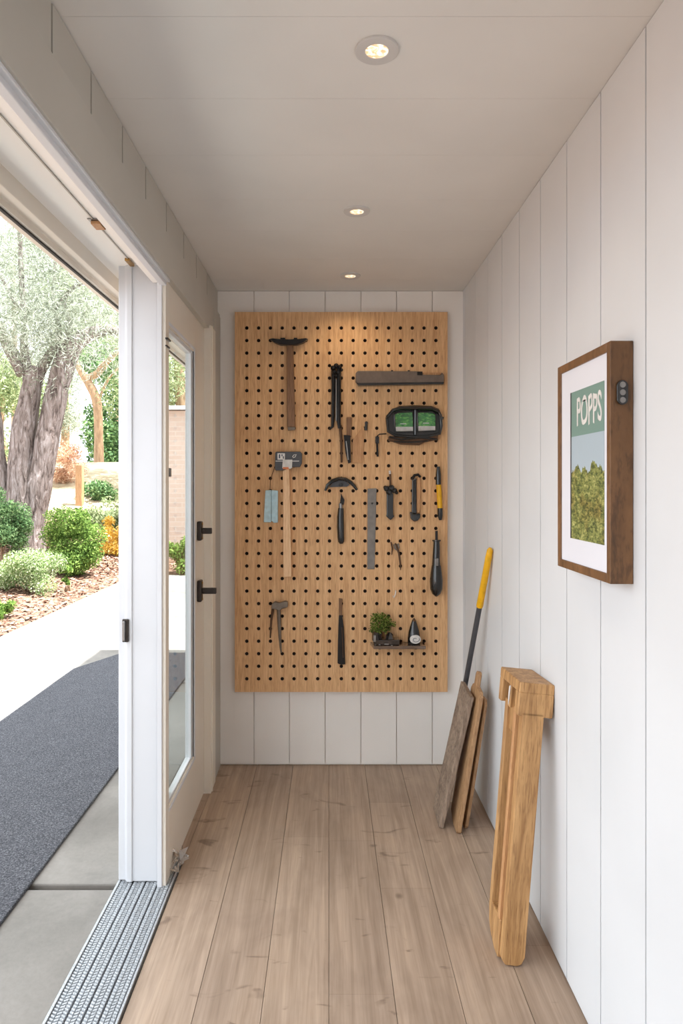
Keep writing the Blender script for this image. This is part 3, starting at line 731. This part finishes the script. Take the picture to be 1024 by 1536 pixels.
mth = t.add('ShaderNodeMath', operation='MULTIPLY_ADD'); nz = t.noise(t.coord((1, 1, .2)), 26, 4, .6); t.link(nz, mth.inputs[0]); mth.inputs[1].default_value = -.10; t.link(sx.outputs['Z'], mth.inputs[2])
gt = t.add('ShaderNodeMath', operation='GREATER_THAN'); t.link(mth.outputs[0], gt.inputs[0]); gt.inputs[1].default_value = (1.462 - z0) - .052
cc = t.mix(fol, sky, gt.outputs[0])
gt2 = t.add('ShaderNodeMath', operation='GREATER_THAN'); t.link(sx.outputs['Z'], gt2.inputs[0]); gt2.inputs[1].default_value = 1.541 - z0
cc = t.mix(cc, srgb(116, 146, 136), gt2.outputs[0]); t.col(cc); t.p(Roughness=.5); M['print'] = t.m
mb = MB(); mb.box(FX + .0035, FX + .0055, a0, a1, c0, c1); build('landscape_print', mb, 'print', pf)
mb = MB(); mb.box(FX + .003, FX + .0055, a1 - .004, a1 + .003, c0, c1); build('mount_bevel', mb, 'shaft', pf)
# lettering
cu = bpy.data.curves.new('print_lettering', 'FONT'); cu.body = 'POPPS'; cu.size = .1; cu.extrude = .0004; cu.offset = .0012
tmp = bpy.data.objects.new('tmp', cu); COL.objects.link(tmp); bpy.context.view_layer.update()
me = bpy.data.meshes.new_from_object(tmp); bpy.data.objects.remove(tmp)
xs_ = [v.co.x for v in me.vertices]; ys_ = [v.co.y for v in me.vertices]; ax, bx_ = min(xs_), max(xs_); ay, by_ = min(ys_), max(ys_)
org = ORG[pf]
for v in me.vertices:   # reads from far (left) to near (right) when looking at the wall
    u = (v.co.x - ax) / (bx_ - ax); h = (v.co.y - ay) / (by_ - ay)
    v.co = Vector((FX + .0030 + v.co.z, 1.731 - u * .157, 1.564 + h * .072 + .003 * math.sin(u * 23))) - org
me.materials.append(M['label']); lo = bpy.data.objects.new('print_lettering', me); COL.objects.link(lo); lo.parent = pf; ORG[lo] = org
mb = MB(); hx = FX + .0085 + .0 + .011; hy = y0; hz = W(0, 589, y0).z
hx = W(932, 0, y0).x
pts = []
for k in range(24):
    a = 2 * math.pi * k / 24; pts.append((hx + .0125 * math.cos(a), hz + .0125 * math.sin(a) + (.015 if math.sin(a) >= 0 else -.015)))
mb.prism([(x, y0 - .0005, z) for x, z in pts], [(x, y0 - .006, z) for x, z in pts]); hp = build('hanging_plate', mb, 'black', pf, bevel=.0015)
for dz in (-.017, 0, .017):
    mb = MB(); mb.lathe([(.0066, .001), (.0066, -.0006), (.005, -.0012), (.001, -.0012)], (hx, y0 - .006, hz + dz), 16, 'Y'); build('round_stud', mb, 'steel', hp, smooth=True)

# ------------------------------------------------------------------ leaning boards and pole
def slab(mb, base0, base1, top1, top0, th):     # corners of one face, thickness towards +X side normal
    a, b_, c_, d_ = map(Vector, (base0, base1, top1, top0)); nrm = (b_ - a).cross(d_ - a).normalized()
    if nrm.x < 0: nrm = -nrm
    q = [a, b_, c_, d_]; return mb.prism(q, [p + nrm * th for p in q])
mb = MB(); slab(mb, (.4535, 2.815, .004), (.456, 2.996, .004), (.576, 2.98, .563), (.577, 2.80, .56 - .012), .020)
pl('weathered_board', 'weathered grey board at the front of the leaning stack in the corner', 'board', mb, 'grey_wood', (.46, 2.9, 0), bevel=.003)
# paddle board: outline in its own plane (u along depth, v up)
def paddle(name, label, base, top, y0, y1, tab, th, mat, rnd=.03):
    bX, tX, H = base, top, tab[0]
    def P3(u, v): return Vector((bX + (tX - bX) * v / H, y0 + u, v))
    Wd = y1 - y0; T_ = tab[1]; yc = Wd * tab[2]; hw = tab[3]
    o2 = [(0.0, rnd * .4), (rnd * .3, .004), (Wd * .55, .004), (Wd, .03), (Wd, H - .02), (Wd - .02, H)]
    if T_ > 0: o2 += [(yc + hw, H + .008), (yc + hw, H + T_ - .012), (yc + hw * .5, H + T_), (yc - hw * .5, H + T_), (yc - hw, H + T_ - .012), (yc - hw, H + .008)]
    o2 += [(.018, H), (0, H - .02)]
    nrm = Vector((H, 0, -(tX - bX))).normalized()
    f = [P3(u, v) for u, v in o2]
    for p in f: pass
    mb = MB(); mb.prism(f, [p + nrm * th for p in f])
    mz = min(v.co.z for v in mb.b.verts)
    for v in mb.b.verts: v.co.z -= mz
    return pl(name, label, 'board', mb, mat, (bX, (y0 + y1) / 2, 0), bevel=.003)
paddle('paddle_board', 'tan paddle-shaped board with a short handle tab, middle of the leaning stack', .517, .612, 2.765, 2.925, (.575, .062, .62, .02), .018, 'tan_wood')
paddle('narrow_board', 'narrow tan strip of wood nearest the wall behind the leaning boards', .556, .64, 2.80, 2.885, (.535, 0, .5, .02), .014, 'tan_wood', .05)
o = thing('long_pole_tool', 'dark grey pole with a yellow grip leaning in the corner behind the boards', 'pole', (.56, 3.23, 0))
pb_, pt_ = Vector((.56, 3.23, .012)), Vector((.664, 2.81, 1.155)); lerp = lambda k: pb_.lerp(pt_, k)
mb = MB(); mb.tube([lerp(0.02), lerp(.78)], .0115, 14); build('shaft', mb, 'shaft', o, smooth=True)
mb = MB(); mb.tube([lerp(.775), lerp(.78), lerp(.97), lerp(.995), lerp(1.003)], [.0125, .0145, .0135, .012, .006], 16); build('grip', mb, 'yellow', o, smooth=True)
mb = MB(); mb.tube([lerp(0), lerp(.03)], .0125, 12); build('foot_cap', mb, 'rubber', o)

# wooden trestle-like frame leaning on the right wall
base = Vector((.538, 2.008, .004))
wf = thing('wooden_stand', 'golden wooden slotted frame with a block head leaning on the right wall', 'wooden frame', base)
def loc(mb): return mb
def wpart(name, mb, mat='pine', **k):
    ORG[wf] = Vector((0, 0, 0)); r = build(name, mb, mat, wf, **k); ORG[wf] = base; return r
# local x: thickness towards the wall, y: depth, z: up
mb = MB(); hw = .036
prof = [(.030, .11), (.030, .001), (.07, .002), (.12, .02), (.15, .045), (.162, .085), (.162, .11)]
mb.prism([(-hw, u, v) for u, v in prof], [(hw, u, v) for u, v in prof]); wpart('foot_block', mb, bevel=.004)
mb = MB(); o3 = [(-.031, .014), (-.020, .001), (.014, 0), (.028, .006), (.036, .026), (.036, .735), (-.030, .735)]
mb.prism([(w_, -.004, v_) for w_, v_ in o3], [(w_, .029, v_) for w_, v_ in o3]); wpart('rail', mb, bevel=.003)
mb = MB(); mb.hexa([(-hw - .002, .034, .108), (.0, .034, .108), (.0, .056, .108), (-hw - .002, .056, .108), (-hw - .002, .038, .735), (.0, .038, .735), (.0, .060, .735), (-hw - .002, .060, .735)]); wpart('middle_slat', mb, 'palewood', bevel=.002)
mb = MB(); mb.hexa([(-hw, .132, .108), (hw - .02, .132, .108), (hw - .02, .162, .108), (-hw, .162, .108), (-hw, .138, .735), (hw - .02, .138, .735), (hw - .02, .168, .735), (-hw, .168, .735)]); wpart('rail', mb, bevel=.003)
mb = MB(); mb.box(-hw + .010, hw - .03, .060, .136, .645, .735); wpart('spacer', mb, bevel=.002)
mb = MB()
A, C_ = -.044, .062
mb.box(A, C_, -.004, .222, .790, .822)            # top beam
mb.box(A, C_, -.004, .036, .722, .792)            # near block
mb.box(A, C_, .192, .222, .716, .792)             # far block
mb.box(.045, C_, .034, .194, .722, .792)           # back plate
wpart('head_block', mb, bevel=.004)
mb = MB(); mb.box(A + .002, .031, .088, .112, .722, .792); wpart('head_strut', mb, bevel=.002)
mb = MB(); mb.prism([(A + .001, .092, .79), (A + .001, .104, .785), (A + .001, .106, .755), (A + .001, .100, .728), (A + .001, .095, .75)], [(A - .001, .092, .79), (A - .001, .104, .785), (A - .001, .106, .755), (A - .001, .100, .728), (A - .001, .095, .75)]); wpart('plaster_smear', mb, 'label')
wf.rotation_euler = (-math.radians(3.2), math.radians(5.6), 0)

# ------------------------------------------------------------------ outside
def sm(x): x = max(0, min(1, x)); return x * x * (3 - 2 * x)
def G(x, y):
    r = sm((-3.2 - x) / 2.4) * .2 + sm((y - 10.8) / 9.5) * 1.9 + .35 * sm((y - 22) / 14)
    if x > -3.1 and y < 10.8: r -= .06
    return r + .02 * noise.noise(Vector((x * 1.3, y * 1.3, 0))) * (1 if (x < -3.2 or y > 11) else 0)
mb = MB(); gx = [-22 + i * .6 for i in range(28)] + [-5.4 + i * .25 for i in range(9)] + [-3.11, -3.07, -2, 0, 3, 8]; gx = sorted(set(gx)); gy = [-6, -3, 0, 2] + [3 + i * .35 for i in range(22)] + [10.75, 10.85] + [11.2 + i * .5 for i in range(40)] + [33, 38, 46]
grid = [[mb.b.verts.new((x, y, G(x, y))) for x in gx] for y in gy]
for r0, r1 in zip(grid, grid[1:]):
    for i in range(len(gx) - 1): mb.face([r0[i], r0[i + 1], r1[i + 1], r1[i]])
struct('ground', mb, 'ground', smooth=True)
mb = MB()
for (xa, xb, ya, yb) in ((-3.08, -.75, -4, -.2), (-3.08, -.75, -.2, 2.40), (-3.08, -.75, 2.425, 4.9), (-3.08, -.62, 4.9, 7.4), (-3.08, 1.5, 7.4, 10.8)):
    mb.box(xa, xb, ya + .004, yb - .004, -.08, -.002)
struct('paving', mb, 'concrete', bevel=.006)
mb = MB(); mb.box(-3.0, -.752, -3, 2.42, -.081, -.026)
struct('joint_bed', mb, 'ground')
mb = MB(); outl = [(-1.962, -3.5), (-1.075, -3.5), (-1.05, 3.4), (-1.05, 5.74), (-1.74, 5.72), (-1.958, 5.234)]
mb.prism([(x, y, -.001) for x, y in outl], [(x, y, .012) for x, y in outl])
pl('outdoor_mat', 'long charcoal carpet mat laid on the paving outside the doorway', 'mat', mb, 'mat', (-1.5, 2, 0), bevel=.003)
# bark chips
v, f = [], []
for _ in range(15000):
    if random.random() < .75: x, y = random.uniform(-7, -3.1), random.uniform(5, 12.5)
    else: x, y = random.uniform(-6.5, -2), random.uniform(10.9, 14)
    z = G(x, y) + random.uniform(0, .02); a = random.random() * 6.28; l = random.uniform(.015, .045); w = random.uniform(.006, .016); ti = random.uniform(-.012, .012)
    dx, dy = math.cos(a), math.sin(a); i = len(v)
    v += [(x - dx * l - dy * w, y - dy * l + dx * w, z - ti), (x + dx * l - dy * w, y + dy * l + dx * w, z + ti), (x + dx * l + dy * w, y + dy * l - dx * w, z + ti + .004), (x - dx * l + dy * w, y - dy * l - dx * w, z - ti + .004)]; f.append((i, i + 1, i + 2, i + 3))
me = bpy.data.meshes.new('bark_chips'); me.from_pydata(v, [], f); me.materials.append(M['chips']); o = bpy.data.objects.new('bark_chips', me); COL.objects.link(o)
tag(o, 'brown bark chips covering the planting bed beside the path', 'mulch', kind='stuff')

def shrub(name, label, px, py, hw, hh, y, mat, n, size, width, flat=.1, cat='shrub', k=16, dark=None, stem=True):
    """foliage mass centred on a point; hw, hh half width and height in metres"""
    c = W(px, py, y); gz = G(c.x, y)
    o = thing(name, label, cat, (c.x, y, gz))
    cl = []
    for _ in range(k):
        a = random.random() * 6.28; b_ = random.uniform(-1, 1); rr = random.random() ** .5 * .72
        cl.append((c + Vector((math.cos(a) * rr * hw, math.sin(a) * rr * hw * .8, b_ * .62 * hh)), random.uniform(.3, .48) * min(hw, hh)))
    cl = [(Vector((p.x, p.y, max(p.z, G(p.x, p.y) + r * .8))), r) for p, r in cl]
    leaves('foliage', cl, n, size, width, mat, o, flat=flat)
    if stem:
        mb = MB()
        for q in range(4):
            e = cl[q][0]; b_ = Vector((c.x + (q - 2) * .03, y + .06, gz - .02)); mb.tube([b_, b_.lerp(e, .3) + Vector((0, 0, .02)), b_.lerp(e, .55)], [.018, .012, .005], 6)
        build('stems', mb, 'bark2', o)
    return o
def tree(name, label, limbs, clumps, n, size, width, mat, bark, cat='tree', up=.5):
    b0 = Vector(limbs[0][0][0]); o = thing(name, label, cat, b0)
    mb = MB()
    for pts, rad in limbs:
        P = [Vector(p) for p in pts]; fine, fr = [], []
        for i in range(len(P) - 1):
            for s in range(5):
                k = s / 5; a = P[max(i - 1, 0)]; b_ = P[i]; c_ = P[i + 1]; d_ = P[min(i + 2, len(P) - 1)]
                q = .5 * ((2 * b_) + (c_ - a) * k + (2 * a - 5 * b_ + 4 * c_ - d_) * k * k + (3 * b_ - a - 3 * c_ + d_) * k ** 3)
                fine.append(q + Vector((noise.noise(q * 2), noise.noise(q * 2 + Vector((9, 0, 0))), 0)) * .06 * rad[0]); fr.append((rad[i] * (1 - k) + rad[i + 1] * k) * (1 + .12 * noise.noise(q * 3)))
        fine.append(P[-1]); fr.append(rad[-1]); mb.tube(fine, fr, 12)
    build('trunk', mb, bark, o, smooth=True)
    leaves('foliage', clumps, n, size, width, mat, o, up=up)
    return o
# big multi-trunk tree
YT = 12.0; k_ = YT / F
def Tt(px, py, dy=0): return W(px, py, YT + dy)
root = Tt(42, 850)
limbs = [
    ([Tt(42, 858), Tt(40, 790), Tt(33, 740), Tt(32, 690), Tt(40, 620), Tt(50, 572), Tt(58, 552)], [26 * k_, 25 * k_, 22 * k_, 19 * k_, 17 * k_, 14 * k_, 10 * k_]),
    ([Tt(44, 800), Tt(56, 740), Tt(66, 690), Tt(78, 620), Tt(92, 560), Tt(108, 520), Tt(132, 503), Tt(160, 496), Tt(195, 500)], [20 * k_, 19 * k_, 17 * k_, 17 * k_, 17 * k_, 15 * k_, 11 * k_, 7 * k_, 4 * k_]),
    ([Tt(38, 800), Tt(10, 750), Tt(-2, 690), Tt(-12, 600), Tt(-40, 500), Tt(-60, 400)], [14 * k_, 13 * k_, 11 * k_, 10 * k_, 8 * k_, 4 * k_]),
    ([Tt(36, 560), Tt(14, 522), Tt(-4, 488), Tt(-40, 440)], [11 * k_, 9 * k_, 7 * k_, 4 * k_]),
    ([Tt(46, 580), Tt(38, 540), Tt(36, 500), Tt(33, 440), Tt(30, 330), Tt(36, 200)], [11 * k_, 7 * k_, 5 * k_, 4 * k_, 3 * k_, 2 * k_]),
    ([Tt(48, 575), Tt(70, 540), Tt(88, 500), Tt(80, 440, .5), Tt(90, 330, 1)], [10 * k_, 7 * k_, 5 * k_, 3 * k_, 2 * k_]),
    ([Tt(100, 530), Tt(104, 490), Tt(96, 450), Tt(120, 420), Tt(140, 385)], [8 * k_, 5 * k_, 3.5 * k_, 2.5 * k_, 1.5 * k_]),
    ([Tt(80, 470), Tt(100, 440, -.3), Tt(125, 425, -.5)], [3 * k_, 2 * k_, 1.4 * k_]),
    ([Tt(30, 470), Tt(10, 430, -.3), Tt(-10, 400, -.5)], [3 * k_, 2 * k_, 1.4 * k_])]
cl = []
random.seed(21)
for _ in range(120):
    px = random.uniform(-260, 230); py = random.uniform(120, 500) if random.random() < .85 else random.uniform(470, 530)
    dy = random.uniform(-2.2, 2.4); cl.append((Tt(px, py, dy), random.uniform(.35, .85)))
for (px, py) in ((60, 430), (85, 440), (110, 455), (70, 480), (95, 490), (130, 470), (150, 460), (60, 520), (75, 505), (40, 400), (120, 400), (20, 380), (90, 380), (55, 350), (135, 485)): cl.append((Tt(px, py, random.uniform(-.6, .6)), .5))
tree('silvery_tree', 'large grey multi-trunk tree with feathery silvery foliage in the garden', limbs, cl, 105000, .13, .0105, 'silver', 'bark')
# second tree farther
YS = 20.0; k2 = YS / F
def T2(px, py, dy=0): return W(px, py, YS + dy)
limbs = [([T2(148, 706), T2(148, 660), T2(147, 620), T2(143, 595), T2(130, 570), T2(118, 552), T2(112, 535)], [7.5 * k2, 6.5 * k2, 6.5 * k2, 7 * k2, 6 * k2, 4 * k2, 3 * k2]),
         ([T2(130, 568), T2(146, 560), T2(158, 545), T2(175, 530), T2(200, 515)], [5 * k2, 5 * k2, 5 * k2, 3 * k2, 2 * k2]),
         ([T2(147, 605), T2(152, 590), T2(165, 565), T2(185, 545)], [3 * k2, 2 * k2, 2 * k2, 1 * k2])]
cl = [(T2(random.uniform(95, 260), random.uniform(420, 525), random.uniform(-2, 2)), random.uniform(.6, 1.3)) for _ in range(26)]
tree('slender_tree', 'slender tan-trunked tree on the slope behind the big tree', limbs, cl, 26000, .15, .016, 'pale', 'bark2')
# background trees
def bgtree(name, label, px, py, hw, hh, y, mat, n, size, width, k=22):
    c = W(px, py, y); gz = G(c.x, y); cl = []
    for _ in range(k):
        a = random.random() * 6.28; rr = random.random() ** .5 * .75
        cl.append((c + Vector((math.cos(a) * rr * hw, math.sin(a) * rr * hw, random.uniform(-.75, .75) * hh)), random.uniform(.25, .42) * min(hw, hh)))
    limbs = [([Vector((c.x, y, gz - .1)), Vector((c.x + .1, y, (gz + c.z) / 2)), c, c + Vector((.2, 0, hh * .6))], [.22, .17, .12, .04])]
    tree(name, label, limbs, cl, n, size, width, mat, 'bark2')
bgtree('background_tree', 'dark green leafy tree just left of the white post', 190, 610, 1.9, 2.9, 25, 'deep', 20000, .15, .08)
bgtree('background_tree', 'pale leafy tree at the left edge behind the big trunks', 0, 640, 2.6, 2.8, 23, 'pale', 20000, .14, .07)
bgtree('background_tree', 'pale hazy tree showing between the big trunks and the slender tree', 95, 560, 1.9, 3.0, 28.5, 'silver', 14000, .16, .03)
bgtree('background_tree', 'pale tree seen through the upper glass of the door', 268, 540, 1.8, 2.2, 17, 'pale', 16000, .12, .03)
bgtree('background_tree', 'far hazy tree rising behind the canopy of the big tree', 20, 420, 4.5, 4.0, 44, 'silver', 20000, .25, .05, 30)
bgtree('background_tree', 'far hazy tree behind the slender tree and above the white post', 175, 470, 3.6, 3.4, 36, 'pale', 18000, .25, .06, 30)
# shrubs
shrub('round_shrub', 'rounded bright green shrub at the foot of the big tree', 111, 812, .48, .66, 10.4, 'lime', 18000, .042, .022, k=30)
shrub('variegated_shrub', 'low pale variegated shrub in front of the big tree', 38, 864, .52, .42, 8.8, 'varieg', 14000, .036, .014, k=26)
shrub('edge_shrub', 'small light green shrub cut by the left edge of the photo', -6, 922, .22, .2, 7.2, 'lime', 4000, .032, .016, k=12)
shrub('seedling', 'small upright seedling in the mulch beside the path', 101, 862, .09, .20, 9.0, 'lime', 350, .05, .026, k=6)
shrub('side_shrub', 'dark green shrub left of the big tree trunk', 2, 782, .46, .72, 11.0, 'deep', 12000, .05, .02, k=18)
shrub('rusty_shrub', 'rust coloured airy shrub on the slope right of the trunks', 96, 706, .62, .95, 16.5, 'rust', 9000, .07, .015, k=20)
shrub('slope_shrub', 'dark green shrub beside the wooden post on the slope', 148, 742, .5, .42, 15.5, 'deep', 2600, .08, .04, k=14)
shrub('pale_shrub', 'pale dry shrub between the round shrub and the slope', 160, 775, .55, .5, 14.0, 'pale', 2600, .08, .03, k=14)
shrub('golden_shrub', 'golden yellow shrub close to the white post', 176, 806, .33, .5, 12.4, 'gold', 2400, .07, .03, k=12)
shrub('glass_shrub', 'green shrub in front of the brick shed seen through the glass', 268, 835, .35, .36, 10.9, 'lime', 2400, .06, .03, k=12)
mb = MB(); c = W(119.5, 760, 15); mb.box(c.x - .075, c.x + .075, 14.93, 15.07, G(c.x, 15) - .1, W(0, 697, 15).z)
pl('wooden_post', 'short pale wooden post standing on the garden slope', 'post', mb, 'tan_wood', (c.x, 15, G(c.x, 15)), bevel=.015)
sd = thing('garden_shed', 'pinkish brick shed seen through the door glass', 'shed', (-1.9, 13, 0))
mb = MB(); mb.box(-3.35, -.4, 12.2, 14.5, .0, 2.75); build('shed_wall', mb, 'brick', sd)
mb = MB(); mb.hexa([(-3.45, 12.0, 2.75), (-.3, 12.0, 2.75), (-.3, 14.6, 2.95), (-3.45, 14.6, 2.95), (-3.45, 12.0, 2.82), (-.3, 12.0, 2.82), (-.3, 14.6, 3.02), (-3.45, 14.6, 3.02)]); build('shed_roof', mb, 'white', sd)
mb = MB(); mb.box(-6.9, -4.2, 22.0, 22.9, 1.8, 2.02)
tag(struct('trim_terrace', mb, 'concrete', bevel=.02), None, None)

# ------------------------------------------------------------------ light
w = bpy.data.worlds.new('sky'); S.world = w; w.use_nodes = True
bg = w.node_tree.nodes['Background']; bg.inputs[0].default_value = (.90, .95, 1, 1); bg.inputs[1].default_value = 3.2
sd_ = bpy.data.lights.new('sun', 'SUN'); sd_.energy = 22; sd_.angle = .02; sd_.color = (1, .985, .96)
so = bpy.data.objects.new('sun', sd_); COL.objects.link(so)
so.rotation_euler = Vector((-.36, .05, -.93)).to_track_quat('-Z', 'Y').to_euler()
# camera
cd = bpy.data.cameras.new('camera'); cam = bpy.data.objects.new('camera', cd); COL.objects.link(cam)
cam.location = (0, 0, CH); cam.rotation_euler = (math.pi / 2, 0, 0)
cd.sensor_fit = 'VERTICAL'; cd.sensor_height = 36; cd.lens = 24
cd.shift_x = 19 / 1536; cd.shift_y = -40 / 1536; cd.clip_start = .05; cd.clip_end = 300
S.camera = cam
S.view_settings.view_transform = 'Standard'; S.view_settings.look = 'None'; S.view_settings.gamma = 1; S.view_settings.exposure = 0.15
S.view_settings.use_curve_mapping = False
S.cycles.use_denoising = True; S.cycles.max_bounces = 12; S.cycles.diffuse_bounces = 8; S.cycles.transparent_max_bounces = 12
S.cycles.sample_clamp_indirect = 8
